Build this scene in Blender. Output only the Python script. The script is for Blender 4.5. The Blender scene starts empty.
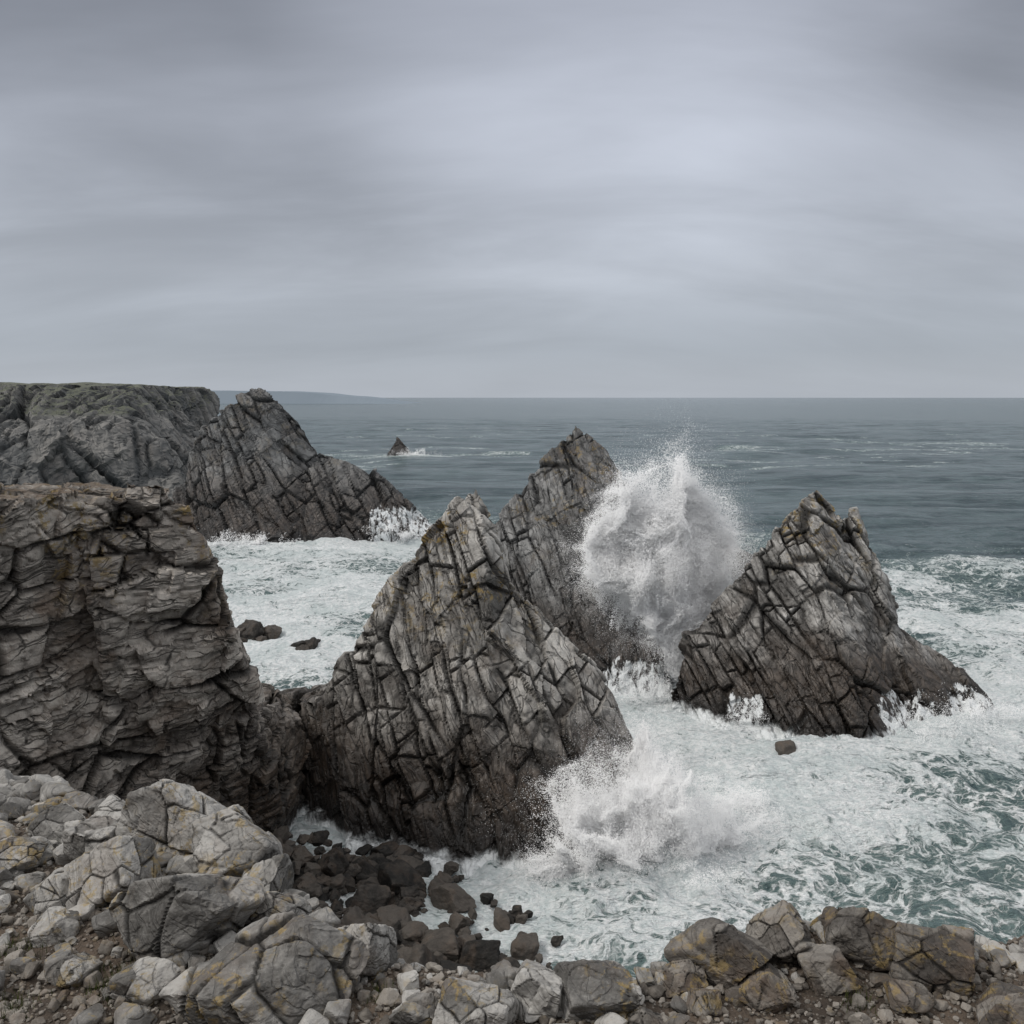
import bpy, bmesh, math, time
import numpy as np
from mathutils import Vector
T0=time.time()
rng=np.random.default_rng(11)
scene=bpy.context.scene

# ------------------------------------------------------------ numpy noise
def hash3(ix,iy,iz,seed=0):
    h=(np.asarray(ix,dtype=np.int64)*73856093)^(np.asarray(iy,dtype=np.int64)*19349663)^(np.asarray(iz,dtype=np.int64)*83492791)^(np.int64(seed)*40503077)
    h=h&0xffffffff
    for _ in range(2):
        h=((h^(h>>16))*0x45d9f3b)&0xffffffff
    h=h^(h>>16)
    return h/4294967295.0
def vnoise(P,seed=0):
    F=np.floor(P); f=P-F; I=F.astype(np.int64); f=f*f*f*(f*(f*6-15)+10)
    x,y,z=I[:,0],I[:,1],I[:,2]; u,v,w=f[:,0],f[:,1],f[:,2]
    def L(a,b,t): return a+(b-a)*t
    c=[hash3(x+a,y+b,z+d,seed) for a in(0,1) for b in(0,1) for d in(0,1)]
    return L(L(L(c[0],c[1],w),L(c[2],c[3],w),v),L(L(c[4],c[5],w),L(c[6],c[7],w),v),u)
def fbm(P,sc=1.0,oct=4,seed=0,gain=.5):
    r=np.zeros(len(P)); a=1.0; t=0; Q=P*sc
    for o in range(oct):
        r+=a*vnoise(Q,seed+o*17); t+=a; a*=gain; Q=Q*2.03+11.7
    return r/t
def sstep(a,b,x):
    t=np.clip((x-a)/(b-a),0,1); return t*t*(3-2*t)
def cells(q,s,seed,key):
    c=np.floor(q/s).astype(np.int64)
    z=np.zeros_like(c)
    b=lambda i:(i+.8*hash3(i,key,z,seed))*s
    i=np.where(q>=b(c),c,c-1)
    d=np.minimum(q-b(i),b(i+1)-q)
    return i,d
def voro(Q,seed):
    I=np.floor(Q).astype(np.int64); n=len(Q)
    f1=np.full(n,9.);f2=np.full(n,9.);best=np.zeros((n,3));bid=np.zeros(n)
    for a in(-1,0,1):
        for b in(-1,0,1):
            for c in(-1,0,1):
                x,y,z=I[:,0]+a,I[:,1]+b,I[:,2]+c
                h1=hash3(x,y,z,seed);h2=(h1*7919.7)%1.0;h3=(h1*104729.3)%1.0
                C=np.stack([x+h1,y+h2,z+h3],1); d=np.sqrt(((Q-C)**2).sum(1))
                m=d<f1
                f2=np.where(m,f1,np.minimum(f2,d)); f1=np.where(m,d,f1)
                best[m]=C[m]; bid=np.where(m,(h1*31.7)%1.0,bid)
    return f1,f2,Q-best,bid

def frame(ang,tilt=0.25):
    a=math.radians(ang)
    n1=np.array([math.sin(a),-tilt,math.cos(a)]); n1/=np.linalg.norm(n1)
    n2=np.array([-math.cos(a),-tilt*.4,math.sin(a)]); n2-=n1*n1.dot(n2); n2/=np.linalg.norm(n2)
    n3=np.cross(n1,n2)
    return np.array([n1,n2,n3])

def warpf(P,s,seed): return np.stack([fbm(P,s,3,seed+k) for k in range(3)],1)-.5
def fracture(P,N,R,s,amp,seed,groove,gw,warp,layer=.6,tilt=0.5):
    Q=(P+warpf(P,.12/s[0],seed+5)*warp)@R.T
    i,d1=cells(Q[:,0],s[0],seed,np.zeros(len(P),np.int64))
    j,d2=cells(Q[:,1],s[1],seed+1,i)
    k,d3=cells(Q[:,2],s[2],seed+2,i+7*j)
    h=hash3(i,j,k,seed+3); hl=hash3(i,i,i,seed+4)
    disp=(h-.5)*amp+(hl-.5)*amp*layer
    disp+=tilt*amp*((hash3(i,j,k,seed+6)-.5)*(Q[:,1]/s[1]-j-.8)+(hash3(i,j,k,seed+7)-.5)*(Q[:,2]/s[2]-k-.8))
    e=np.minimum(d1,np.minimum(d2*.85,d3*.85))
    openn=.03+.97*sstep(.42,.62,fbm(P,.3/s[0],3,seed+9))
    cr=(1-sstep(gw*.2,gw,e))*openn
    return P+N*(disp-cr*groove)[:,None],cr,h
def fracV(P,N,R,s,amp,tilt,seed,groove,gw,warp):
    s=np.array(s); Q=((P+warpf(P,.3/s.min(),seed+5)*warp)@R.T)/s
    f1,f2,rel,h=voro(Q,seed)
    tv=np.stack([(h*13.1)%1,(h*57.3)%1,(h*91.9)%1],1)-.5
    disp=(h-.5)*amp+(rel*tv).sum(1)*tilt
    e=(f2-f1)*s.min()*.55
    openn=.1+.9*sstep(.36,.58,fbm(P,.5/s.min(),2,seed+9))
    cr=(1-sstep(gw*.15,gw,e))*openn
    return P+N*(disp-cr*groove)[:,None],cr,h

def mesh_from(name,V,Fc,smooth=False):
    me=bpy.data.meshes.new(name)
    V=np.asarray(V,np.float32); Fc=np.asarray(Fc,np.int32); n=Fc.shape[1]
    me.vertices.add(len(V)); me.vertices.foreach_set('co',V.ravel())
    me.loops.add(Fc.size); me.loops.foreach_set('vertex_index',Fc.ravel())
    me.polygons.add(len(Fc)); me.polygons.foreach_set('loop_start',np.arange(0,Fc.size,n,dtype=np.int32))
    me.polygons.foreach_set('use_smooth',np.full(len(Fc),smooth))
    me.update(calc_edges=True)
    ob=bpy.data.objects.new(name,me); scene.collection.objects.link(ob)
    return ob
def attr(me,name,vals):
    a=me.attributes.new(name,'FLOAT','POINT'); a.data.foreach_set('value',np.asarray(vals,np.float32))
def get_vn(me):
    n=len(me.vertices); a=np.empty(n*3,np.float32); me.vertices.foreach_get('co',a)
    b=np.empty(n*3,np.float32); me.vertex_normals.foreach_get('vector',b)
    return a.reshape(-1,3).astype(float),b.reshape(-1,3).astype(float)
def setP(me,P): me.vertices.foreach_set('co',P.astype(np.float32).ravel()); me.update()

def rock(name,hulls,voxel,mat,R,s=(1.1,2.6,2.8),amp=.4,seed=0,low=.7,wash=None,lowsc=.12,ztop=None,grow=.15,big=1.0,blk=1.0,topn=None):
    bm=bmesh.new()
    for H in hulls:
        b2=bmesh.new()
        for p in H: b2.verts.new(p)
        r=bmesh.ops.convex_hull(b2,input=b2.verts)
        junk=[g for g in set(r['geom_interior'])|set(r['geom_unused']) if isinstance(g,bmesh.types.BMVert)]
        if junk: bmesh.ops.delete(b2,geom=junk,context='VERTS')
        bmesh.ops.recalc_face_normals(b2,faces=b2.faces)
        t=bpy.data.meshes.new('t'); b2.to_mesh(t); b2.free(); bm.from_mesh(t); bpy.data.meshes.remove(t)
    me=bpy.data.meshes.new(name); bm.to_mesh(me); bm.free()
    ob=bpy.data.objects.new(name,me); scene.collection.objects.link(ob)
    m=ob.modifiers.new('r','REMESH'); m.mode='VOXEL'; m.voxel_size=voxel
    dg=bpy.context.evaluated_depsgraph_get()
    me2=bpy.data.meshes.new_from_object(ob.evaluated_get(dg)); ob.modifiers.clear(); ob.data=me2; me2.name=name
    P,N=get_vn(me2)
    P=P+warpf(P,lowsc,seed+50)*low*2.0+N*grow
    setP(me2,P); P,N=get_vn(me2)
    # large leaning slabs, then bedded blocks, then small chips
    P,c0,t0=fracV(P,N,R,[s[0]*2.0,s[1]*2.6,s[2]*2.2],amp*1.2*big,amp*2.6*big,seed+200,amp*.75,s[0]*.10,s[0]*1.3)
    P,c1,t1=fracture(P,N,R,s,amp*.75*blk,seed,amp*.7,s[0]*.095,s[0]*1.2,.9,.8)
    P,c2,t2=fracV(P,N,R,[s[0]*.34,s[1]*.55,s[2]*.4],amp*.14,amp*.45,seed+100,amp*.16,s[0]*.05,s[0]*.4)
    P=P+N*((fbm(P,1.4/s[0],5,seed+77)-.5)*amp*.40)[:,None]
    if ztop is not None:
        tn=topn if topn else 1.2*voxel
        P[:,2]=np.minimum(P[:,2],ztop+tn*(fbm(P,.075/voxel,4,seed+66)-.5)*2)
    setP(me2,P)
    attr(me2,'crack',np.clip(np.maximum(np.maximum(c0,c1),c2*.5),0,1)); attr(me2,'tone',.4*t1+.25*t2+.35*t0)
    w=np.zeros(len(P))
    if wash:
        for (cx,cy,rx,ry,zt) in wash:
            d=np.sqrt(((P[:,0]-cx)/rx)**2+((P[:,1]-cy)/ry)**2)
            w=np.maximum(w,(1-sstep(.6,1.1,d))*(1-sstep(zt*.7,zt*1.2,P[:,2])))
    attr(me2,'wash',w)
    me2.polygons.foreach_set('use_smooth',np.full(len(me2.polygons),False))
    me2.materials.clear(); me2.materials.append(mat)
    print(name,len(me2.vertices),round(time.time()-T0,1))
    return ob

# ------------------------------------------------------------ node helpers
class NT:
    def __init__(s,nt): s.nt=nt; s.nt.nodes.clear()
    def n(s,typ,**kw):
        nd=s.nt.nodes.new(typ)
        for k,v in kw.items():
            if k=='inp':
                for a,b in v.items():
                    if isinstance(b,bpy.types.NodeSocket): s.nt.links.new(b,nd.inputs[a])
                    else: nd.inputs[a].default_value=b
            else: setattr(nd,k,v)
        return nd
    def math(s,op,a,b=0.0,c=None,clamp=False):
        i={0:a,1:b}
        if c is not None:i[2]=c
        return s.n('ShaderNodeMath',operation=op,use_clamp=clamp,inp=i).outputs[0]
    def noise(s,vec,scale,detail=4,rough=.5,dist=0):
        return s.n('ShaderNodeTexNoise',inp={'Vector':vec,'Scale':scale,'Detail':detail,'Roughness':rough,'Distortion':dist}).outputs[0]
    def mr(s,v,a,b,c=0.0,d=1.0,smooth=True):
        return s.n('ShaderNodeMapRange',interpolation_type='SMOOTHSTEP' if smooth else 'LINEAR',inp={0:v,1:a,2:b,3:c,4:d}).outputs[0]
    def mix(s,f,a,b,blend='MIX'):
        nd=s.n('ShaderNodeMix',data_type='RGBA',blend_type=blend)
        for k,v in ((0,f),(6,a),(7,b)):
            if isinstance(v,bpy.types.NodeSocket): s.nt.links.new(v,nd.inputs[k])
            else: nd.inputs[k].default_value=v if k==0 else (*v,1)
        return nd.outputs[2]
    def vm(s,op,a,b):
        nd=s.n('ShaderNodeVectorMath',operation=op,inp={0:a,1:b})
        return nd.outputs['Value'] if op=='DOT_PRODUCT' else nd.outputs[0]
def newmat(name):
    m=bpy.data.materials.new(name); m.use_nodes=True; return m,NT(m.node_tree)

def rock_mat(name,R,sc=1.0,light=(.60,.575,.535),dark=(.10,.095,.088),brown=(.07,.05,.036),wet=(3,13.0),lichen=.9,lz=10,bump=.6,haze=0.0,hazecol=(.3,.33,.36),brownmix=.35,linestr=.85,top=None,lines_on=True):
    m,t=newmat(name)
    geo=t.n('ShaderNodeNewGeometry'); pos=geo.outputs['Position']
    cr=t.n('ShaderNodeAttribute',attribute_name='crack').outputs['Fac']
    tone=t.n('ShaderNodeAttribute',attribute_name='tone').outputs['Fac']
    big=t.noise(pos,.16*sc,4,.6)
    mid=t.noise(pos,1.1*sc,6,.65,.3)
    fine=t.noise(pos,7*sc,5,.7)
    f=t.math('ADD',t.math('MULTIPLY',mid,.8),t.math('MULTIPLY',tone,.65))
    f=t.math('ADD',f,t.math('MULTIPLY',big,1.1))
    f=t.mr(f,.92,1.60)
    c=t.mix(f,dark,light)
    bs=t.mr(t.noise(pos,.3*sc,5,.65,.5),.48,.66)
    c=t.mix(t.math('MULTIPLY',bs,brownmix),c,tuple(x*1.9 for x in brown))
    c=t.mix(t.math('MULTIPLY',t.mr(fine,.52,.75),.55),c,tuple(x*.4 for x in dark))
    c=t.mix(t.math('MULTIPLY',t.mr(fine,.28,.45,1,0),.3),c,tuple(min(1,x*1.1) for x in light))
    z=t.n('ShaderNodeSeparateXYZ',inp={0:pos}).outputs[2]
    if wet:
        zz=t.math('ADD',z,t.math('MULTIPLY',t.math('SUBTRACT',big,.5),14.0))
        zz=t.math('ADD',zz,t.math('MULTIPLY',t.math('SUBTRACT',mid,.5),4.0))
        wm=t.mr(zz,wet[0],wet[1],1.0,0.0)
        wc=t.mix(t.mr(mid,.35,.65),tuple(x*.4 for x in brown),tuple(x*1.1 for x in brown))
        c=t.mix(t.math('MULTIPLY',wm,.93),c,wc)
        blk=t.mr(t.math('ADD',z,t.math('MULTIPLY',mid,1.5)),1.2,4.8,1.0,0.0)
        c=t.mix(t.math('MULTIPLY',blk,.88),c,(.014,.012,.011))
    if lichen>0:
        ln=t.mr(t.noise(pos,1.3*sc,5,.75,.4),.52,.60)
        ln2=t.mr(t.noise(pos,.3*sc,3,.5),.43,.56)
        lm=t.math('MULTIPLY',t.math('MULTIPLY',ln,ln2),lichen)
        if lz is not None: lm=t.math('MULTIPLY',lm,t.mr(z,lz,lz+9))
        c=t.mix(lm,c,(.32,.225,.075))
    hgt=t.math('ADD',t.math('MULTIPLY',mid,.5),t.math('MULTIPLY',fine,.18))
    if lines_on:
        wp=t.vm('ADD',pos,t.n('ShaderNodeVectorMath',operation='SCALE',inp={0:t.n('ShaderNodeTexNoise',inp={'Vector':pos,'Scale':.25*sc,'Detail':3.0}).outputs[1],3:2.0/sc}).outputs[0])
        q=[t.vm('DOT_PRODUCT',wp,tuple(R[k])) for k in range(3)]
        def st(a,b,c): return t.n('ShaderNodeCombineXYZ',inp={0:t.math('MULTIPLY',q[0],a),1:t.math('MULTIPLY',q[1],b),2:t.math('MULTIPLY',q[2],c)}).outputs[0]
        v1=t.n('ShaderNodeTexVoronoi',feature='DISTANCE_TO_EDGE',inp={'Vector':st(1.15*sc,.28*sc,.32*sc),'Scale':1.0}).outputs['Distance']
        s1=t.noise(st(1.6*sc,.07*sc,.09*sc),1.0,3,.5,.05)
        l1=t.mr(t.math('ABSOLUTE',t.math('SUBTRACT',s1,.5)),0.003,.020,1.0,0.0)
        l2=t.mr(v1,.005,.034,1.0,0.0)
        lines=t.math('MAXIMUM',t.math('MULTIPLY',l1,.9),l2)
        lines=t.math('MULTIPLY',lines,t.mr(mid,.36,.58,.1,1.0))
        c=t.mix(t.math('MULTIPLY',lines,linestr),c,(.022,.02,.018))
        hgt=t.math('SUBTRACT',hgt,t.math('MULTIPLY',lines,.45))
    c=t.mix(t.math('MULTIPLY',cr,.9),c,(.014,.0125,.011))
    if top:
        nz=t.n('ShaderNodeSeparateXYZ',inp={0:geo.outputs['True Normal']}).outputs[2]
        tm=t.math('MULTIPLY',t.mr(t.math('ADD',nz,t.math('MULTIPLY',t.math('SUBTRACT',mid,.5),.8)),.5,.8),t.mr(z,top[1],top[1]+1.5))
        c=t.mix(tm,c,t.mix(t.mr(fine,.4,.6),tuple(x*.6 for x in top[0]),tuple(x*1.3 for x in top[0])))
    if wet:
        wash=t.n('ShaderNodeAttribute',attribute_name='wash').outputs['Fac']
        vs=t.n('ShaderNodeMapping',inp={'Vector':pos,'Scale':(1.5,1.5,.16)}).outputs[0]
        wn=t.noise(vs,1.0,5,.65,.3)
        wmask=t.mr(t.math('ADD',wn,t.math('MULTIPLY',t.math('SUBTRACT',wash,1.0),.6)),.42,.52)
        edge=t.mr(t.math('ADD',z,t.math('MULTIPLY',t.noise(pos,.8,5,.6),-2.2)),-.9,-.2,1.0,0.0)
        wmask=t.math('MAXIMUM',t.math('MULTIPLY',wmask,t.mr(wash,0,.1)),edge)
        c=t.mix(wmask,c,(.78,.8,.8))
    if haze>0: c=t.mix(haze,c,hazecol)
    bp=t.n('ShaderNodeBump',inp={'Strength':bump,'Distance':.35/sc,'Height':hgt}).outputs[0]
    rough=.8
    if wet: rough=t.mr(z,wet[0],wet[1]+2,.38,.85)
    b=t.n('ShaderNodeBsdfPrincipled',inp={'Base Color':c,'Roughness':rough,'Normal':bp,'Specular IOR Level':.35})
    t.n('ShaderNodeOutputMaterial',inp={0:b.outputs[0]})
    return m

# ------------------------------------------------------------ sea stacks
RA=frame(58,.35)
m_near=rock_mat('stack_rock',RA)
R1=rock('sea_stack_rock',[
  [(-2.7,66,23.4),(-3.7,66.5,22.1),(-1.7,65.5,21.4),(-6.3,65,19.4),(-9.6,64,15.2),(-12.8,63,10.6),(-14,62.5,7.2),(-16.5,61.5,0),(-16,60,-3),(-11,54.5,-3),(-3,53,-3),(-1.2,61,14.5),(.2,63.5,14.8),(-9,72,12),(-4,71,16),(-13,72,-3),(0,74,-3),(3,60,5),(-4,56,2)],
  [(-.8,64,16.8),(1.0,63.5,15.2),(3.8,63,12.5),(6.6,62.5,9.8),(9.1,61.5,3.8),(9.2,60,-3),(3.6,51.5,-3),(-2,52.5,-3),(-3,60,9),(2.5,54.3,1.8),(6,71,6),(0,73,8),(7,72,-3),(-2,73,-3),(5.2,59.5,6.5)],
  [(-12,56,-3),(-12.4,58.6,3),(-6,55.2,2.8),(-4.5,52.5,-3),(-8,62,8),(-13,63,-3),(0,57,5.4),(1,52.0,-3),(0,62,-3)],
  [(-14,63,7.6),(-17,65,7.6),(-19,68,6),(-18,61,-3),(-13,58,-3),(-18,72,-3),(-12,70,-3),(-13,68,8)],
 ],.105,m_near,RA,s=(1.25,3.2,3.4),amp=.42,seed=1,low=.4,big=.9,blk=1.1)

R3f=frame(52,.3)
m_r3=rock_mat('stack_rock_b',R3f,light=(.54,.52,.49),dark=(.09,.086,.08),wet=(4,12),brown=(.066,.048,.035))
R3=rock('sea_stack_rock',[
  [(30.4,88,20.8),(31.8,88,19.6),(27.6,87.5,17.6),(22.5,86,12.4),(17.4,84.5,7),(15.6,83,2.2),(15.4,81,-3),(19,78,-3),(25,73,-3),(30.5,71,-3),(36,75,-3),(33,90,17),(37.5,87.5,10),(38,86,4),(30,96,8),(22,96,-3),(38,96,-3),(29,77,5.5)],
  [(35,89,18.8),(33.4,88.5,17),(36.4,89.5,16.5),(37.9,88,11.4),(38.8,86,6.8),(38,77,-3),(30,90,12),(32,96,-3),(40,95,-3),(30,78,-3)],
  [(38.6,85.5,7.4),(40.5,85,6),(43,84,4),(45.8,83,1.2),(46.5,81,-3),(39,75,-3),(32,75,-3),(36,90,-3),(35,84,7),(44,88,-3),(37,79,2.6)],
 ],.13,m_r3,R3f,s=(1.3,3.2,3.6),amp=.46,seed=21,low=.5,wash=[(37,76,6,4.5,4.2),(43.5,79.5,4,4,3.4),(21.5,78.5,2.2,2.8,3.2)],big=.85,blk=1.1)

R2f=frame(60,.3)
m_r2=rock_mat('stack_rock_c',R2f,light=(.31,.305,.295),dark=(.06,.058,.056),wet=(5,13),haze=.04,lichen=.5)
R2=rock('sea_stack_rock',[
  [(7.6,104,26.8),(6.2,104,25.4),(3.7,103,22.0),(.6,102,18.4),(-2.4,101,15),(-4.6,99,4),(-6,96,-3),(9.8,103.5,25),(12.6,103,21.6),(13.9,102,19.4),(14.4,100,16.5),(13.8,97,8),(9,86.0,-3),(16.5,84,-3),(17.4,92,-3),(15,106,-3),(0,112,-3),(6,112,14),(6,91,5),(14.4,88.5,4.4),(3,95,11),(9,94,13)],
 ],.155,m_r2,R2f,s=(1.35,3.6,4),amp=.46,seed=41,low=.45,wash=[(13,86.5,6,4,4.0)],grow=.15,big=.85,blk=1.1)

R4f=frame(50,.3)
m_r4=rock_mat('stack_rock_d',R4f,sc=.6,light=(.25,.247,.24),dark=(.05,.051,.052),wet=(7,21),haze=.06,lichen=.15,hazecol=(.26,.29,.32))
R4=rock('sea_stack_rock',[
  [(-53.5,190,31.2),(-56,190,30.6),(-50.5,190,29.2),(-61,191,26.6),(-66,191,23.5),(-70,190,15),(-72.5,188,6),(-74,185,-4),(-45,189,25.4),(-41,188,19),(-38,184,8),(-36,178,-4),(-46,172,-4),(-62,175,-4),(-50,208,-4),(-55,205,18),(-52,180,8)],
  [(-42,188,19),(-38,187,18.4),(-34.5,186,16.4),(-29,185,13.2),(-23.5,184,9),(-18,183,4.6),(-13.5,181,-4),(-40,172,-4),(-44,186,12),(-28,200,-4),(-44,196,8),(-27,178,2)],
 ],.3,m_r4,R4f,s=(2.2,6,6.5),amp=.75,seed=61,low=1.0,lowsc=.07,wash=[(-22,180,10,7,9.0)],grow=.3,big=.85,blk=1.1)

# ------------------------------------------------------------ near cliff on the left
RC=frame(14,.5)
m_cl=rock_mat('cliff_rock',RC,light=(.62,.57,.51),dark=(.12,.104,.09),brown=(.085,.06,.042),wet=(3,15),lichen=.85,lz=16,brownmix=.7,top=((.10,.072,.05),24.0))
CL=rock('cliff',[
  [(-18.8,47,25.0),(-17.3,47.5,24.3),(-21.5,45.5,24.9),(-16.7,48.5,21),(-16.2,48,17.6),(-15.3,51,12),(-15.6,56,2),(-17,57,-3),(-22,50,-3),(-21.5,44.5,18),(-22,45,24),(-22,52,24.0),(-19,58,14),(-17,64,-3)],
  [(-21,46.5,25),(-24.5,42,25.0),(-30,38,25.2),(-45,36,25.4),(-46,50,25),(-22,51,24.8),(-19,52,10),(-22,50,-3),(-30,40,-3),(-45,36,-3),(-45,62,-3),(-20,60,-3),(-23.6,44,14),(-28,39,14)],
  [(-20,49,10),(-23,45,12),(-28,39,13),(-32,34,12),(-18,51,-3),(-20,44,-3),(-26,34,-3),(-34,30,-3),(-40,36,12),(-30,46,12)],
  [(-16,56,8.5),(-17,62,9),(-15.2,60,7),(-15,62,-3),(-16,54,-3),(-20,52,-3),(-20,52,10),(-20,66,-3),(-20,64,9)],
  [(-20.6,46,24),(-18.4,46.6,24),(-18.2,48.4,24),(-20.4,48.6,24),(-20.4,46.3,26.4),(-18.8,46.8,26.0),(-18.7,48.0,25.8),(-20.2,48.3,26.4)],
 ],.112,m_cl,RC,s=(1.3,2.0,2.6),amp=.45,seed=81,low=.4,ztop=25.1,big=.75,blk=1.3,topn=.8)

# ------------------------------------------------------------ far cliffs, islet, headland
RF=frame(60,.3)
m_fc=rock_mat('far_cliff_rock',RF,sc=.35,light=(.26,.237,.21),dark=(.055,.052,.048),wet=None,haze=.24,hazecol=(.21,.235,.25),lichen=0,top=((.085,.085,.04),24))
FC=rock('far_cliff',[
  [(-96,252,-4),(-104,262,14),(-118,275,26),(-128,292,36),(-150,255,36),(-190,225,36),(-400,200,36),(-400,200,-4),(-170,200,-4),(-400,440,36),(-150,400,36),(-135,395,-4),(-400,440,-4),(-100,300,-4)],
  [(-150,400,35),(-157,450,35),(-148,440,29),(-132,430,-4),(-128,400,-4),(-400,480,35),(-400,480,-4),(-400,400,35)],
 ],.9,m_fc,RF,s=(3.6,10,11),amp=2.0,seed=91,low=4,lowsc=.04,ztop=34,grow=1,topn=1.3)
ISL=rock('islet_rock',[
  [(-58,448,9.5),(-56,448,8.2),(-62,447,2),(-64,446,-3),(-51,445,-3),(-52,447,3),(-58,440,-3),(-57,456,-3)]],.5,m_r4,R4f,s=(1.6,4,4),amp=.5,seed=95,low=.6,grow=.6)

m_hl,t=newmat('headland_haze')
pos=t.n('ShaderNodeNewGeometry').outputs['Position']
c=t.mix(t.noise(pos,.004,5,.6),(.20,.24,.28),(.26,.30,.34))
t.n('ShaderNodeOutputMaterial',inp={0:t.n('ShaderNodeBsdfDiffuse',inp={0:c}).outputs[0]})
nx=160; xs=np.linspace(-4200,-480,nx)
P1=np.stack([xs,xs*0,xs*0],1)
prof=(62+26*(fbm(P1,.0016,4,5)-.5)*2)*sstep(-480,-1100,xs)**.6+ 6*(fbm(P1,.01,3,6)-.5)*sstep(-480,-600,xs)
V=[];F=[]
rows=[(4000,0),(4060,1),(4500,1.05),(5200,0)]
for (y,h) in rows:
    for i in range(nx): V.append((xs[i],y,max(-2,prof[i]*h) if h else -2))
for r in range(3):
    for i in range(nx-1): a=r*nx+i; F.append((a,a+1,a+nx+1,a+nx))
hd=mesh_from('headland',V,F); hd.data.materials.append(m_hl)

# ------------------------------------------------------------ sea
rs=np.concatenate([np.exp(np.arange(math.log(22),math.log(400),.0055)),np.exp(np.arange(math.log(403),math.log(1500),.008)),np.exp(np.arange(math.log(1515),math.log(40000),.03))])
th=np.concatenate([np.linspace(-180,-46,14)[:-1],np.linspace(-46,46,470),np.linspace(46,180,14)[1:]])*math.pi/180
Rg,Tg=np.meshgrid(rs,th,indexing='ij')
X=(Rg*np.sin(Tg)).ravel(); Y=(Rg*np.cos(Tg)).ravel()
circ=np.array([(-10,65,7),(-3,64,9),(4,62,7),(24,85,9),(31,84,11),(40,84,7),(5,99,10),(12,92,6),(-56,191,15),(-45,188,13),(-30,186,12),(-26,52,9),(-17,60,3),(-57,448,6),(-32,108,2.5),(-24.5,102,2.5),(-110,265,14),(-125,400,20),(-9,50,4)])
def shore(x,y):
    d=np.full(len(x),1e9)
    for cx,cy,r in circ: d=np.minimum(d,np.hypot(x-cx,y-cy)-r)
    return d
def sea_z(x,y):
    P=np.stack([x,y,np.zeros_like(x)],1)
    r=np.hypot(x,y); near=1-sstep(140,300,r)
    Q=P*np.array([1,1.5,1])
    n1=fbm(Q,.11,3,301)-.5
    n2=1-np.abs(fbm(Q,.3,4,302)-.5)*4
    n3=1-np.abs(fbm(P,1.1,3,303)-.5)*4
    z=(n1*2.4+n2*.46+n3*.11)*near
    fr=sstep(110,220,r)*(1-sstep(900,1500,r))
    z+=fr*(1.8*(fbm(P*np.array([.4,1,1]),.06,4,305)-.5)*2+.6*np.sin(y*.10+x*.02+6*fbm(P,.01,2,304)))
    ax=x-9; ay=y-(57.5+.25*(x-9)+.9*np.sin(x*.5))
    z+=1.5*np.exp(-(ay/1.7)**2-(ax/8)**2)
    ay=y-(66+.15*(x-18)); z+=.9*np.exp(-(ay/2.2)**2-((x-18)/12)**2)
    ay=y-(104+.1*(x+15)+2*np.sin(x*.15)); z+=.9*np.exp(-(ay/2.6)**2-((x+17)/12)**2)
    ay=y-(128+.1*(x+15)+2*np.sin(x*.11+1)); z+=1.0*np.exp(-(ay/3)**2-((x+17)/24)**2)
    return z
Z=sea_z(X,Y)
P2=np.stack([X,Y,np.zeros_like(X)],1)
sd=shore(X,Y)
rr=np.hypot(X,Y)
lim=158-.15*np.clip(X,-60,80)+48*(fbm(P2,.02,3,310)-.5)*2
surf=1-sstep(lim*.78,lim*1.4,Y)
leftb=np.exp(-((Y-190)/85.)**2)*(1-sstep(-30,25,X))*.46
Fo=.53*surf+.45*np.exp(-np.maximum(sd,0)/6)+leftb*np.exp(-np.maximum(sd,0)/70)
Fo+=(fbm(P2*np.array([.8,1.3,1]),.06,5,311)-.5)*1.4*surf
Fo+=.35*np.exp(-(((Y-(57.5+.25*(X-9)))/4)**2)-((X-10)/10)**2)
Fo+=.26*np.exp(-((Y-45)/7.)**2-((X+1)/7.)**2)
Fo=np.clip(Fo,0,.88)
Fo=np.maximum(Fo,.75*np.exp(-((X+50)/26)**2-((Y-446)/11)**2))
caps=sstep(.54,.68,fbm(P2*np.array([.5,1.5,1]),.09,4,312))*sstep(.38,.54,fbm(P2,.012,2,313))*(1-sstep(500,1300,rr))
Fo=np.maximum(Fo,caps*.45)
nr,nc=len(rs),len(th)
idx=np.arange(nr*nc).reshape(nr,nc)
Fq=np.stack([idx[:-1,:-1],idx[:-1,1:],idx[1:,1:],idx[1:,:-1]],-1).reshape(-1,4)[:,::-1]
sea=mesh_from('sea',np.stack([X,Y,Z],1),Fq,True)
attr(sea.data,'foam',Fo)
m,t=newmat('sea_water')
pos=t.n('ShaderNodeNewGeometry').outputs['Position']
fa=t.n('ShaderNodeAttribute',attribute_name='foam').outputs['Fac']
wv=t.n('ShaderNodeTexNoise',inp={'Vector':pos,'Scale':.22,'Detail':4.0}).outputs[1]
wp=t.vm('ADD',pos,t.n('ShaderNodeVectorMath',operation='SCALE',inp={0:t.vm('SUBTRACT',wv,(.5,.5,.5)),3:7.0}).outputs[0])
wp=t.n('ShaderNodeMapping',inp={'Vector':wp,'Scale':(1,1.25,.3)}).outputs[0]
def vor(sc): return t.n('ShaderNodeTexVoronoi',feature='DISTANCE_TO_EDGE',inp={'Vector':wp,'Scale':sc}).outputs['Distance']
la=t.mr(vor(.38),0,.22,1,0); lb=t.mr(vor(1.1),0,.2,1,0); lc=t.mr(vor(2.9),0,.22,1,0)
n1=t.noise(wp,.35,8,.68,.2); n2=t.noise(pos,2.2,6,.7)
pat=t.math('ADD',t.math('MULTIPLY',n1,1.0),t.math('MULTIPLY',la,.20))
pat=t.math('ADD',pat,t.math('MULTIPLY',lb,.20))
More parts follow.
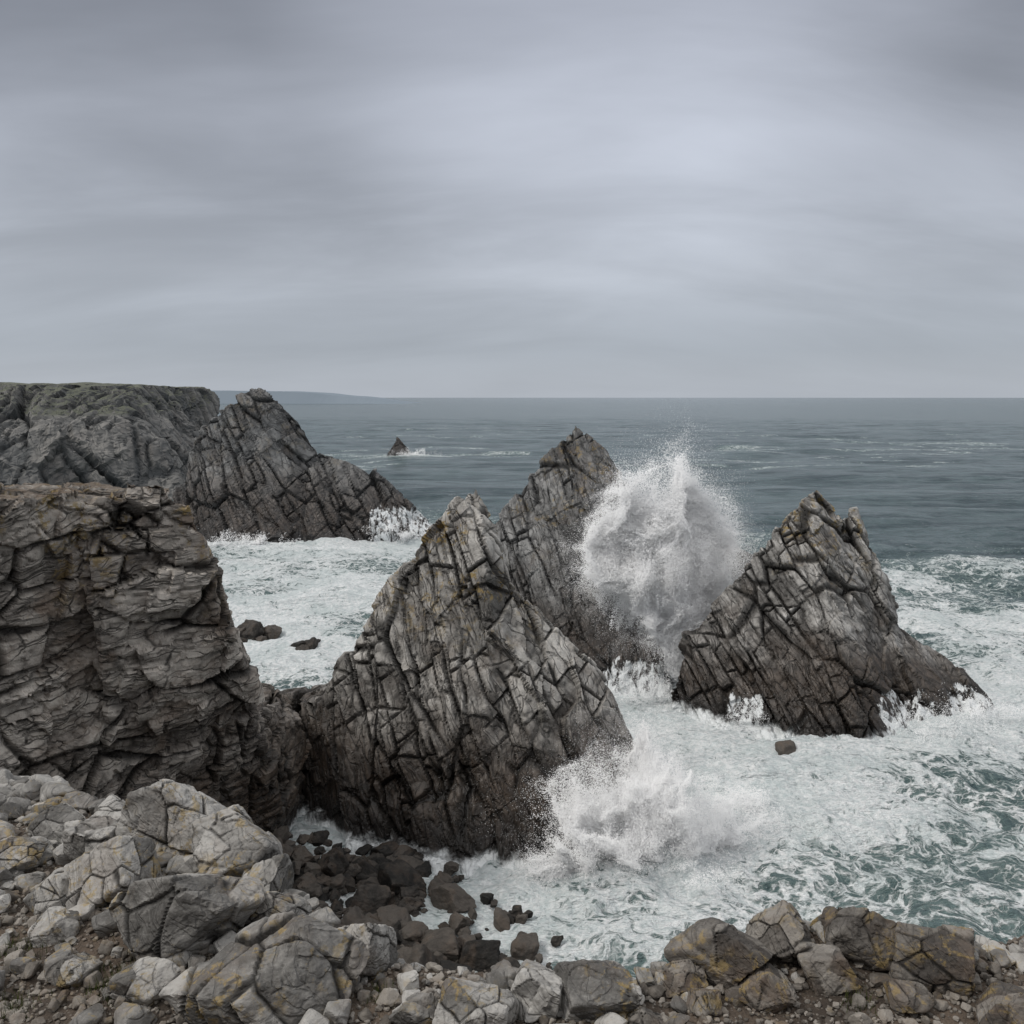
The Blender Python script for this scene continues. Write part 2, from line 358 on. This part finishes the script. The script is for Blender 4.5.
pat=t.math('ADD',pat,t.math('MULTIPLY',lc,.12))
pat=t.math('ADD',pat,t.math('MULTIPLY',n2,.3))
thr=t.mr(fa,0.0,1.0,1.34,.44,False)
df=t.math('SUBTRACT',pat,thr)
foam=t.mr(df,-.10,.17)
haze=t.math('MULTIPLY',t.mr(df,-.42,.10),t.mr(fa,.05,.35))
rq=t.n('ShaderNodeMapping',inp={'Vector':pos,'Scale':(.30,1.5,1)}).outputs[0]
chop=t.noise(rq,.16,7,.7,.2)
rq2=t.n('ShaderNodeMapping',inp={'Vector':pos,'Scale':(.25,1.2,1)}).outputs[0]
chop=t.math('ADD',t.math('MULTIPLY',chop,.6),t.math('MULTIPLY',t.noise(rq2,.025,6,.75,.2),.4))
deep=t.mix(t.mr(chop,.40,.58),(.024,.050,.058),(.105,.150,.160))
c=t.mix(haze,deep,(.155,.225,.215))
fc=t.mix(t.mr(n2,.35,.65),(.60,.655,.66),(.88,.89,.89))
fc=t.mix(t.mr(t.noise(wp,.11,5,.6),.42,.64,.0,.45),fc,(.45,.53,.53))
c=t.mix(foam,c,fc)
rp=t.n('ShaderNodeMapping',inp={'Vector':pos,'Scale':(.45,1.3,1)}).outputs[0]
h=t.math('ADD',t.math('MULTIPLY',t.noise(rp,.12,8,.66),3.8),t.math('MULTIPLY',t.noise(rp,1.1,5,.65),.6))
h=t.math('ADD',h,t.math('MULTIPLY',foam,.14))
h=t.math('ADD',h,t.math('MULTIPLY',n2,.16))
bp=t.n('ShaderNodeBump',inp={'Strength':1.0,'Distance':1.0,'Height':h}).outputs[0]
ro=t.mr(foam,0,1,.18,.85)
b=t.n('ShaderNodeBsdfPrincipled',inp={'Base Color':c,'Roughness':ro,'IOR':1.33,'Normal':bp,'Specular IOR Level':.5})
t.n('ShaderNodeOutputMaterial',inp={0:b.outputs[0]})
sea.data.materials.append(m)
print('sea',len(X),round(time.time()-T0,1))

# ------------------------------------------------------------ spray
m_sp,t=newmat('spray_droplets')
d=t.n('ShaderNodeBsdfDiffuse',inp={0:(.98,.98,.98,1)}).outputs[0]
tr=t.n('ShaderNodeBsdfTranslucent',inp={0:(.98,.98,.98,1)}).outputs[0]
t.n('ShaderNodeOutputMaterial',inp={0:t.n('ShaderNodeMixShader',inp={0:.3,1:d,2:tr}).outputs[0]})
def drops(name,C,size,ctr):
    n=len(C); out=C-np.array(ctr); out/=np.linalg.norm(out,axis=1)[:,None]
    nm=out*.10+np.array([-.40,-.42,.8])+rng.normal(size=(n,3))*.30; nm/=np.linalg.norm(nm,axis=1)[:,None]
    a=np.cross(nm,rng.normal(size=(n,3))); a/=np.linalg.norm(a,axis=1)[:,None]
    b=np.cross(nm,a); s=size[:,None]
    V=np.concatenate([C+a*s,C-.5*a*s+.87*b*s,C-.5*a*s-.87*b*s],1).reshape(-1,3)
    ob=mesh_from(name,V,np.arange(3*n).reshape(-1,3)); ob.data.materials.append(m_sp); return ob
def cloud(ells,n,base,seed,soft=.45,thr=.42,sig=.47,bil=1.6):
    w=np.array([float(e[3]*e[4]*e[5]*(e[6] if len(e)>6 else 1)) for e in ells]); w=w/w.sum()
    pick=rng.choice(len(ells),n,p=w); E=np.array([e[:6] for e in ells],dtype=float)[pick]
    u=rng.normal(size=(n,3))*sig; r=np.linalg.norm(u,axis=1)
    P=E[:,:3]+E[:,3:6]*u
    B=np.array(base,dtype=float)
    P=P+(np.stack([fbm(P,soft*.7,4,seed+20+k) for k in range(3)],1)-.5)*2*bil*E[:,4:5]*.8
    D=P-B; L=np.linalg.norm(D,axis=1)[:,None]; U=D/np.maximum(L,.1)
    S=np.concatenate([U*7.0+L*.03],1)
    f=.4*fbm(P,soft,5,seed)+.6*fbm(S,1.0,4,seed+3)
    keep=rng.random(n)<sstep(thr-.12,thr+.08,f-.16*np.clip(r-.5,0,1))
    return P[keep],r[keep]
def jets(base,n,njet,spread,length,up,drag=.06,o=(2.5,1.2,.5),puff=.5):
    B=np.array(base,dtype=float)
    k=rng.integers(0,njet,n)
    dirs=rng.normal(size=(njet,3))*np.array(spread)+np.array(up); dirs/=np.linalg.norm(dirs,axis=1)[:,None]
    ln=length*(.5+.5*rng.random(njet)); off=rng.normal(size=(njet,3))*np.array(o)
    tt=rng.random(n)**.7
    P=B+off[k]+dirs[k]*(ln[k]*tt)[:,None]
    P[:,2]-=drag*(ln[k]*tt)**2*.3
    P+=rng.normal(size=(n,3))*(.15+puff*tt**1.3)[:,None]
    return P,tt
pl,r1=cloud([(12.6,90,14.2,4.8,2.8,6.6),(16.6,91,14.6,4.4,2.6,8.2,1.2),(18.8,91,11.6,3.8,2.2,5.6),(10.6,89.8,14.2,2.6,1.8,5.8,.7),(16,89.5,8.8,4.2,2.5,4.4),(18.4,91,18.6,2.2,1.5,4.8,1.0),(21.2,91,15.0,1.8,1.3,4.4,.6),(12.6,90,18.8,2.2,1.5,3.6,.7),(17.2,88.5,4.5,2.8,1.8,3.8,.7)],1200000,(15,89,-3),701,thr=.36,sig=.49,bil=1.3)
halo,rh=cloud([(15.8,90.5,12.5,8.5,3,9.0),(17,88.5,4,6,2.4,4)],240000,(15,89,-3),719,thr=.40,sig=.5,bil=1.5)
jt,r2=jets((15.8,90,6),200000,60,(.28,.25,.2),17.5,(.10,0,1.0),o=(2.8,1.2,.5),puff=.75)
C=np.concatenate([pl,halo,jt]); r=np.concatenate([r1,1.7+rh*0,.8+r2*.6]); k=C[:,2]>.4+2.0*rng.random(len(C)); C=C[k]; r=r[k]
drops('wave_spray',C,np.clip(.066-.042*np.clip(r-.6,0,1.1),.018,.07)*(.6+.8*rng.random(len(C))),(14,93,5))
p2,r1=cloud([(5.8,54.0,2.4,4.2,2.2,3.6),(9,55.5,2.6,4.6,2.4,3.6),(3.6,52.6,.9,2.6,1.5,2.2),(8.8,58.5,3.8,2.8,2.0,3.8),(12,57,1.0,5,2.4,2.0),(15,59,.6,4.4,2.2,1.2)],660000,(7,56,-3),731,soft=.7,thr=.40,sig=.5,bil=1.2)
h2,rh=cloud([(8.5,56.5,2.4,8,3,5)],140000,(7,56,-3),739,thr=.40,sig=.5,bil=1.5)
j2,r2=jets((6.5,55.5,.5),60000,60,(.8,.5,.3),6.5,(.1,-.1,1.0),puff=.5)
C=np.concatenate([p2,h2,j2]); r=np.concatenate([r1,1.7+rh*0,.7+r2*.6]); k=C[:,2]>-.2; C=C[k]; r=r[k]
drops('wave_spray',C,np.clip(.041-.026*np.clip(r-.6,0,1.1),.011,.05)*(.6+.8*rng.random(len(C))),(7,59,-2))
p3,_=cloud([(37,74.5,1.0,5.5,1.8,2.2),(44,78.5,.9,3.6,1.8,2.0),(14,84.5,1,5,1.6,2.0),(22,77.5,.8,3,1.4,1.6),(-25,178,2,8,2.8,3.2),(-16,180,1.5,6,2.2,2.6),(-52,173,1,12,2,2),(-52,443,1,12,3,2.8),(-14,102,.6,7,1,.6),(-18,128,.6,12,1.2,.7)],170000,(20,90,-20),751,soft=.6,thr=.45)
drops('shore_spray',p3,np.where(p3[:,1]>150,.10,.035)*(.6+.8*rng.random(len(p3))),(20,120,-10))
print('spray',round(time.time()-T0,1))

# ------------------------------------------------------------ boulders
_ico={}
def ico(sub):
    if sub not in _ico:
        bm=bmesh.new(); bmesh.ops.create_icosphere(bm,subdivisions=sub,radius=1)
        V=np.array([v.co[:] for v in bm.verts]); F=np.array([[v.index for v in f.verts] for f in bm.faces]); bm.free()
        _ico[sub]=(V,F)
    return _ico[sub]
def rotm(r):
    q=r.normal(size=4); q/=np.linalg.norm(q); w,x,y,z=q
    return np.array([[1-2*(y*y+z*z),2*(x*y-z*w),2*(x*z+y*w)],[2*(x*y+z*w),1-2*(x*x+z*z),2*(y*z-x*w)],[2*(x*z-y*w),2*(y*z+x*w),1-2*(x*x+y*y)]])
def stone(sub,seed,npl=20,k=16,rough=.09):
    r=np.random.default_rng(seed); D,F=ico(sub)
    A=rotm(r); n=np.concatenate([A,-A,r.normal(size=(npl-6,3))]); n/=np.linalg.norm(n,axis=1)[:,None]
    d=np.concatenate([.68+.30*r.random(6),.70+.32*r.random(npl-6)])
    x=d[None,:]/np.maximum(D@n.T,.08)
    rad=-np.log(np.exp(-k*np.minimum(x,3)).sum(1))/k
    P=D*rad[:,None]
    P*=(1+rough*2*(fbm(P+seed%97*3.1,1.8,5,seed%1000)-.5))[:,None]
    return P,F,A
def big_boulder(name,x,y,z,dx,dy,dz,seed,mat,sub=6):
    P,F,A=stone(sub,seed,17,26,.07)
    P=P*np.array([dx,dy,dz])*.62
    ob=mesh_from(name,P,F,True); P,N=get_vn(ob.data)
    S=max(dx,dz)
    P,c1,t1=fracV(P,N,A,[S*.4,S*.6,S*.6],S*.03,S*.05,seed,S*.03,S*.014,S*.12)
    P,c2,t2=fracV(P,N,A,[S*.13,S*.22,S*.22],S*.006,S*.02,seed+9,S*.007,S*.008,S*.08)
    P=P+N*((fbm(P,8/S,5,seed)-.5)*S*.05)[:,None]
    P=P+np.array([x,y,z])
    setP(ob.data,P)
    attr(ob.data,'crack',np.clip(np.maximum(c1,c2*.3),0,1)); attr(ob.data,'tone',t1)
    ob.data.polygons.foreach_set('use_smooth',np.full(len(F),False))
    ob.data.materials.append(mat); return ob
def mass(name,items,sub,mat,nvar=24,smooth=False,k=22,npl=14,rough=.09):
    vs=[stone(sub,9000+i,npl,k,rough)[0] for i in range(nvar)]; F0=ico(sub)[1]
    VV=[];FF=[];TT=[];o=0
    for (x,y,z,sx,sy,sz) in items:
        b=vs[rng.integers(nvar)]; a=rng.random()*6.283; c,s=math.cos(a),math.sin(a)
        P=b*np.array([sx,sy,sz])*.58
        ti=rng.normal(0,.3); ct,st_=math.cos(ti),math.sin(ti)
        P=np.stack([P[:,0]*ct-P[:,2]*st_,P[:,1],P[:,0]*st_+P[:,2]*ct],1)
        P=np.stack([P[:,0]*c-P[:,1]*s,P[:,0]*s+P[:,1]*c,P[:,2]],1)+np.array([x,y,z])
        VV.append(P);FF.append(F0+o);TT.append(np.full(len(b),rng.random()));o+=len(b)
    ob=mesh_from(name,np.concatenate(VV),np.concatenate(FF),smooth)
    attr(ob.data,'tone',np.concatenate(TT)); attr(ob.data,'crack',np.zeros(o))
    ob.data.materials.append(mat); return ob

# ------------------------------------------------------------ foreground ground
edge=np.array([(-60,22),(-14,14.5),(-8,12.6),(-5.3,11.6),(-3.4,10.3),(-2.1,8.9),(-1.1,8.2),(0,7.75),(1.1,7.75),(1.9,8.4),(3.2,8.75),(4.6,8.4),(8,9.2),(30,12)])
def ground_z(x,y,fine=True):
    P=np.stack([x,y,np.zeros_like(x)],1)
    e=np.interp(x,edge[:,0],edge[:,1])+.5*(fbm(P,.9,3,401)-.5)
    z=24.40+np.clip(6.5-y,0,30)*.56+.10*np.clip(-x-2,0,20)*.3
    z+=.5*(fbm(P,.35,3,402)-.5)
    if fine: z+=.16*(fbm(P,1.8,5,403)-.5)
    o=np.maximum(y-e,0)
    z-=o*2.1+np.minimum(o,1)*.3
    z+=sstep(.2,2.5,o)*2.2*(fbm(P,.5,5,404)-.5)
    return np.maximum(z,-3)
gx=np.concatenate([np.linspace(-60,-9,60)[:-1],np.linspace(-9,8,520),np.linspace(8,60,60)[1:]])
gy=np.concatenate([np.linspace(-60,3,50)[:-1],np.linspace(3,13,330),np.linspace(13,36,160)[1:]])
GX,GY=np.meshgrid(gx,gy,indexing='ij'); GZ=ground_z(GX.ravel(),GY.ravel())
idx=np.arange(GX.size).reshape(GX.shape)
Fq=np.stack([idx[:-1,:-1],idx[1:,:-1],idx[1:,1:],idx[:-1,1:]],-1).reshape(-1,4)
gr=mesh_from('ground',np.stack([GX.ravel(),GY.ravel(),GZ],1),Fq,True)
m,t=newmat('gravel_soil')
pos=t.n('ShaderNodeNewGeometry').outputs['Position']
a=t.noise(pos,1.6,7,.65,.3); b_=t.noise(pos,22,6,.7)
c=t.mix(t.mr(a,.35,.65),(.04,.03,.022),(.11,.082,.06))
vv=t.n('ShaderNodeTexVoronoi',inp={'Vector':pos,'Scale':30.0})
vc=t.n('ShaderNodeSeparateColor',inp={0:vv.outputs['Color']}).outputs[0]
c=t.mix(t.math('MULTIPLY',t.mr(vc,.55,.9),t.mr(vv.outputs['Distance'],.2,.5,1,0)),c,(.19,.165,.14))
c=t.mix(t.mr(b_,.5,.75),c,(.025,.02,.015))
hh=t.math('ADD',t.math('MULTIPLY',b_,.5),t.math('MULTIPLY',t.mr(vv.outputs['Distance'],0,.6,1,0),.5))
bp=t.n('ShaderNodeBump',inp={'Strength':.8,'Distance':.03,'Height':hh}).outputs[0]
t.n('ShaderNodeOutputMaterial',inp={0:t.n('ShaderNodeBsdfPrincipled',inp={'Base Color':c,'Roughness':.95,'Normal':bp}).outputs[0]})
gr.data.materials.append(m)

RB=frame(40,.3)
m_b=rock_mat('boulder_rock',RB,sc=4,light=(.42,.405,.38),dark=(.10,.095,.088),wet=None,lichen=.6,lz=None,bump=.6,brownmix=.35,linestr=.2)
m_bd=rock_mat('boulder_rock_brown',RB,sc=4,light=(.25,.23,.205),dark=(.055,.048,.042),wet=None,lichen=.5,lz=None,bump=.6,brownmix=.6,linestr=.2)
m_st=rock_mat('pebble_rock',RB,sc=9,light=(.28,.255,.225),dark=(.07,.06,.05),wet=None,lichen=.15,lz=None,bump=.4,brownmix=.6,lines_on=False)
m_wet=rock_mat('wet_boulder_rock',RB,sc=3,light=(.085,.074,.064),dark=(.013,.0122,.011),wet=None,lichen=0,bump=1.0,brownmix=.3,lines_on=False)
BL=[(-4.2,10.4,1.0,.9,.95),(-4.4,9.4,.85,.8,.6),(-3.15,9.5,.85,.7,.8),(-3.3,8.4,1.1,.9,.8),(-5.1,10.2,.6,.6,.5),(-5.85,10.8,.6,.6,.45),(-5.1,9.3,.5,.5,.4),(-5.9,10.0,.5,.5,.4),(-5.2,11,.5,.5,.4),
 (-2.1,7.45,1.25,.9,.65),(-1.45,8.0,.55,.5,.5),(-1.7,7.7,.35,.35,.35),(-.28,7.2,.6,.5,.42),(.21,7.5,.42,.4,.45),(.72,7.5,.68,.5,.52),(-3.45,7.6,.5,.4,.35),(-.8,7.2,.38,.3,.3),(-2.75,9.2,.5,.5,.5),(-3.6,10.6,.5,.5,.45),(-2.4,8.6,.5,.4,.45),(-4.75,8.6,.45,.4,.3),(-4.2,7.9,.3,.3,.22)]
BR=[(2.04,8.1,.85,.6,.5),(2.74,8.35,.6,.5,.45),(3.53,8.25,.7,.55,.5),(4.07,8.0,.8,.6,.5),(4.55,7.35,.65,.5,.4),(2.4,7.65,.42,.35,.3),(3.0,7.95,.45,.4,.32),(1.15,7.2,.32,.3,.2),(1.6,7.8,.3,.3,.25),(1.75,7.5,.26,.3,.2),(3.7,7.6,.35,.3,.22)]
for L,mt,sd0 in ((BL,m_b,540),(BR,m_bd,740)):
    for i,(x,y,dx,dy,dz) in enumerate(L):
        g=ground_z(np.array([x]),np.array([min(y,np.interp(x,edge[:,0],edge[:,1])-.25)]),False)[0]
        big_boulder('boulder',x,y,g+dz*.30,dx,dy,dz,sd0+i*7,mt,6 if max(dx,dz)>.45 else 5)
def scatter(x,y,s,sink=.25,fl=.75):
    g=ground_z(x,y); n=len(x)
    return np.stack([x,y,g+s*sink,s*(.8+.5*rng.random(n)),s*(.7+.4*rng.random(n)),s*fl*(.7+.5*rng.random(n))],1)
E=lambda x:np.interp(x,edge[:,0],edge[:,1])
x=rng.uniform(-7.5,-1.5,650); a=scatter(x,E(x)+.25-np.abs(rng.normal(0,1.3,650)),.09+rng.random(650)**2*.27)
x=rng.uniform(-2,5.6,260); b=scatter(x,E(x)+.2-np.abs(rng.normal(0,.5,260)),.06+rng.random(260)**2*.2)
mass('rubble_stones',np.concatenate([a,b]),4,m_b,k=18,npl=18)
x=rng.uniform(-8,6,7500); mass('pebbles',scatter(x,E(x)+.3-rng.random(7500)**1.2*5,np.minimum(.17,.03+rng.exponential(.032,7500)),.2),3,m_st,k=16)
x=rng.uniform(-7,6,16000); y=rng.uniform(5.6,12,16000); k=y<E(x)+.3; x=x[k];y=y[k]
mass('gravel',scatter(x,y,rng.uniform(.015,.05,len(x)),.2),2,m_st)
# thin tufts of coastal grass between the stones
V=[];n=0
for (cx,cy,rad,cnt) in [(-3.75,7.75,.16,360),(-3.9,8.7,.12,160),(-5.0,8.4,.14,180),(-1.2,7.55,.08,90),(-4.6,7.5,.10,160),(3.2,7.6,.07,80)]:
    bx=cx+rng.normal(0,rad,cnt); by=cy+rng.normal(0,rad,cnt); bz=ground_z(bx,by)
    for i in range(cnt):
        a=rng.random()*6.283; l=rng.uniform(.05,.15); w_=.004; dx,dy=math.cos(a),math.sin(a); ln=rng.uniform(.1,.7)*l
        V+= [(bx[i]-dy*w_,by[i]+dx*w_,bz[i]-.01),(bx[i]+dy*w_,by[i]-dx*w_,bz[i]-.01),(bx[i]+dx*ln,by[i]+dy*ln,bz[i]+l)]
gt=mesh_from('grass_tufts',V,np.arange(len(V)).reshape(-1,3))
m,t=newmat('grass_blades'); pos=t.n('ShaderNodeNewGeometry').outputs['Position']
t.n('ShaderNodeOutputMaterial',inp={0:t.n('ShaderNodeBsdfDiffuse',inp={0:t.mix(t.noise(pos,9,3),(.035,.05,.015),(.09,.10,.035))}).outputs[0]})
gt.data.materials.append(m)
print('ground',round(time.time()-T0,1))
def shore_h(x,y): return np.maximum(0,(-8.5-x))*.28
it=[]
for _ in range(800):
    x=-5.5-abs(rng.normal(0,5.0)); y=rng.uniform(33,55)
    if x<-19: continue
    s=.3+rng.exponential(.36); s=min(s,1.8); it.append((x,y,shore_h(x,y)+s*.1,s*1.2,s,s*.75))
for (x,y,s) in [(-7,51,2.2),(-3.4,49.4,1.8),(-8.5,49,2.0),(-5.5,46,1.4),(-1.7,44,2.0),(.7,45,1.3),(-4,45,1.9),(-.6,47.5,1),(-5,43,2.1),(-2.6,42,1.6),(1.6,42,1.1),(-7,47,1.7),(-9.5,52.5,1.8),(-4.6,51,1.1),(23.2,71.5,1.8),(-.2,42.3,1.5),(-6.2,50,1.3),(-3,47.2,1.2)]:
    for k in range(9):
        q=s*(1 if k==0 else rng.uniform(.15,.5)); it.append((x+(k>0)*rng.normal(0,s*.9),y+(k>0)*rng.normal(0,s*.9),q*.16,q*1.2,q,q*.85))
mass('shore_boulders',it,5,m_wet,k=30,npl=18,rough=.2,nvar=36); it=[]
for (x,y,s) in [(-32.5,108,3),(-30.5,109,2.2),(-34,107.5,2),(-31,106.5,1.2),(-25.5,102,2),(-23.8,102.6,2.2),(-24.5,100.8,1.3),(-22.5,103.5,1.2),(38,146,7),(41,147,5),(-3,112,3)]:
    for k in range(4):
        q=s*(1 if k==0 else rng.uniform(.25,.55)); it.append((x+(k>0)*rng.normal(0,s*.6),y+(k>0)*rng.normal(0,s*.5),q*.16,q*1.2,q,q*.95))
mass('skerry_rocks',it,5,m_wet,k=45,npl=14,rough=.25)
xs=np.linspace(-24,-4,120); ys=np.linspace(28,56,160); A,B=np.meshgrid(xs,ys,indexing='ij')
Pz=np.stack([A.ravel(),B.ravel(),A.ravel()*0],1)
zz=(-8.5-Pz[:,0])*.26+1.6*(fbm(Pz,.5,5,420)-.5)-.2-np.maximum(0,Pz[:,1]-53)*.8
idx=np.arange(A.size).reshape(A.shape)
bed=mesh_from('shore_bed',np.stack([Pz[:,0],Pz[:,1],zz],1),np.stack([idx[:-1,:-1],idx[1:,:-1],idx[1:,1:],idx[:-1,1:]],-1).reshape(-1,4),True)
bed.data.materials.append(m_wet)

# ------------------------------------------------------------ world, sun, camera
w=bpy.data.worlds.new('World'); scene.world=w; w.use_nodes=True; t=NT(w.node_tree)
SUN_EL,SUN_AZ=50,-106
sky=t.n('ShaderNodeTexSky',sky_type='NISHITA'); sky.sun_disc=False
sky.sun_elevation=math.radians(SUN_EL); sky.sun_rotation=math.radians(SUN_AZ)
g=t.n('ShaderNodeTexCoord').outputs['Generated']
sx=t.n('ShaderNodeSeparateXYZ',inp={0:g}).outputs
zc=t.math('MAXIMUM',sx[2],0.0)
dn=t.math('ADD',zc,.30)
uv=t.n('ShaderNodeCombineXYZ',inp={0:t.math('DIVIDE',sx[0],dn),1:t.math('DIVIDE',sx[1],dn),2:0.0}).outputs[0]
nA=t.noise(t.n('ShaderNodeMapping',inp={'Vector':uv,'Location':(3.1,1.2,0),'Scale':(.9,1.1,1)}).outputs[0],1.0,2,.4,.2)
nB=t.noise(t.n('ShaderNodeMapping',inp={'Vector':uv,'Location':(7.3,4.0,0),'Scale':(1.0,2.4,1)}).outputs[0],1.0,5,.55,.4)
cl=t.math('ADD',t.math('MULTIPLY',nA,.45),t.math('MULTIPLY',nB,.55))
cl=t.mr(cl,.34,.66)
base=t.n('ShaderNodeValToRGB',inp={0:zc}); cr=base.color_ramp
cr.elements[0].position=0; cr.elements[0].color=(.44,.475,.53,1)
cr.elements[1].position=1; cr.elements[1].color=(1.1,1.1,1.1,1)
for p,cc in ((.05,(.385,.42,.475)),(.13,(.44,.47,.525)),(.26,(.365,.388,.44)),(.38,(.265,.282,.325)),(.44,(.265,.282,.325)),(.65,(.9,.9,.91))):
    e=cr.elements.new(p); e.color=(*cc,1)
varr=t.mr(zc,0,.2,.10,.44)
fac=t.math('ADD',1.0,t.math('MULTIPLY',t.math('SUBTRACT',cl,.45),varr))
ld=Vector((.10,.90,.44)).normalized()
lobe=t.mr(t.vm('DOT_PRODUCT',g,tuple(ld)),.93,1.0,0,1)
fac=t.math('ADD',fac,t.math('MULTIPLY',lobe,.60))
cc=t.n('ShaderNodeVectorMath',operation='SCALE',inp={0:base.outputs[0],3:t.math('MULTIPLY',fac,10.0)}).outputs[0]
mixc=t.mix(.93,sky.outputs[0],cc)
t.n('ShaderNodeOutputWorld',inp={0:t.n('ShaderNodeBackground',inp={0:mixc,1:.1}).outputs[0]})
sl=bpy.data.lights.new('sun','SUN'); sl.energy=1.5; sl.angle=math.radians(10); sl.color=(1,.96,.9)
so=bpy.data.objects.new('sun',sl); scene.collection.objects.link(so)
az=math.radians(SUN_AZ); el=math.radians(SUN_EL)
dirv=Vector((math.sin(az)*math.cos(el),math.cos(az)*math.cos(el),math.sin(el)))
so.rotation_euler=dirv.to_track_quat('Z','Y').to_euler()
cam=bpy.data.cameras.new('camera'); co=bpy.data.objects.new('camera',cam); scene.collection.objects.link(co)
co.location=(0,0,30); co.rotation_euler=(math.radians(90-7.39),0,0)
cam.sensor_width=36; cam.lens=36*887/1024; cam.clip_start=.1; cam.clip_end=100000
scene.camera=co
scene.view_settings.view_transform='Standard'; scene.view_settings.look='None'; scene.view_settings.exposure=0
print('done',round(time.time()-T0,1))
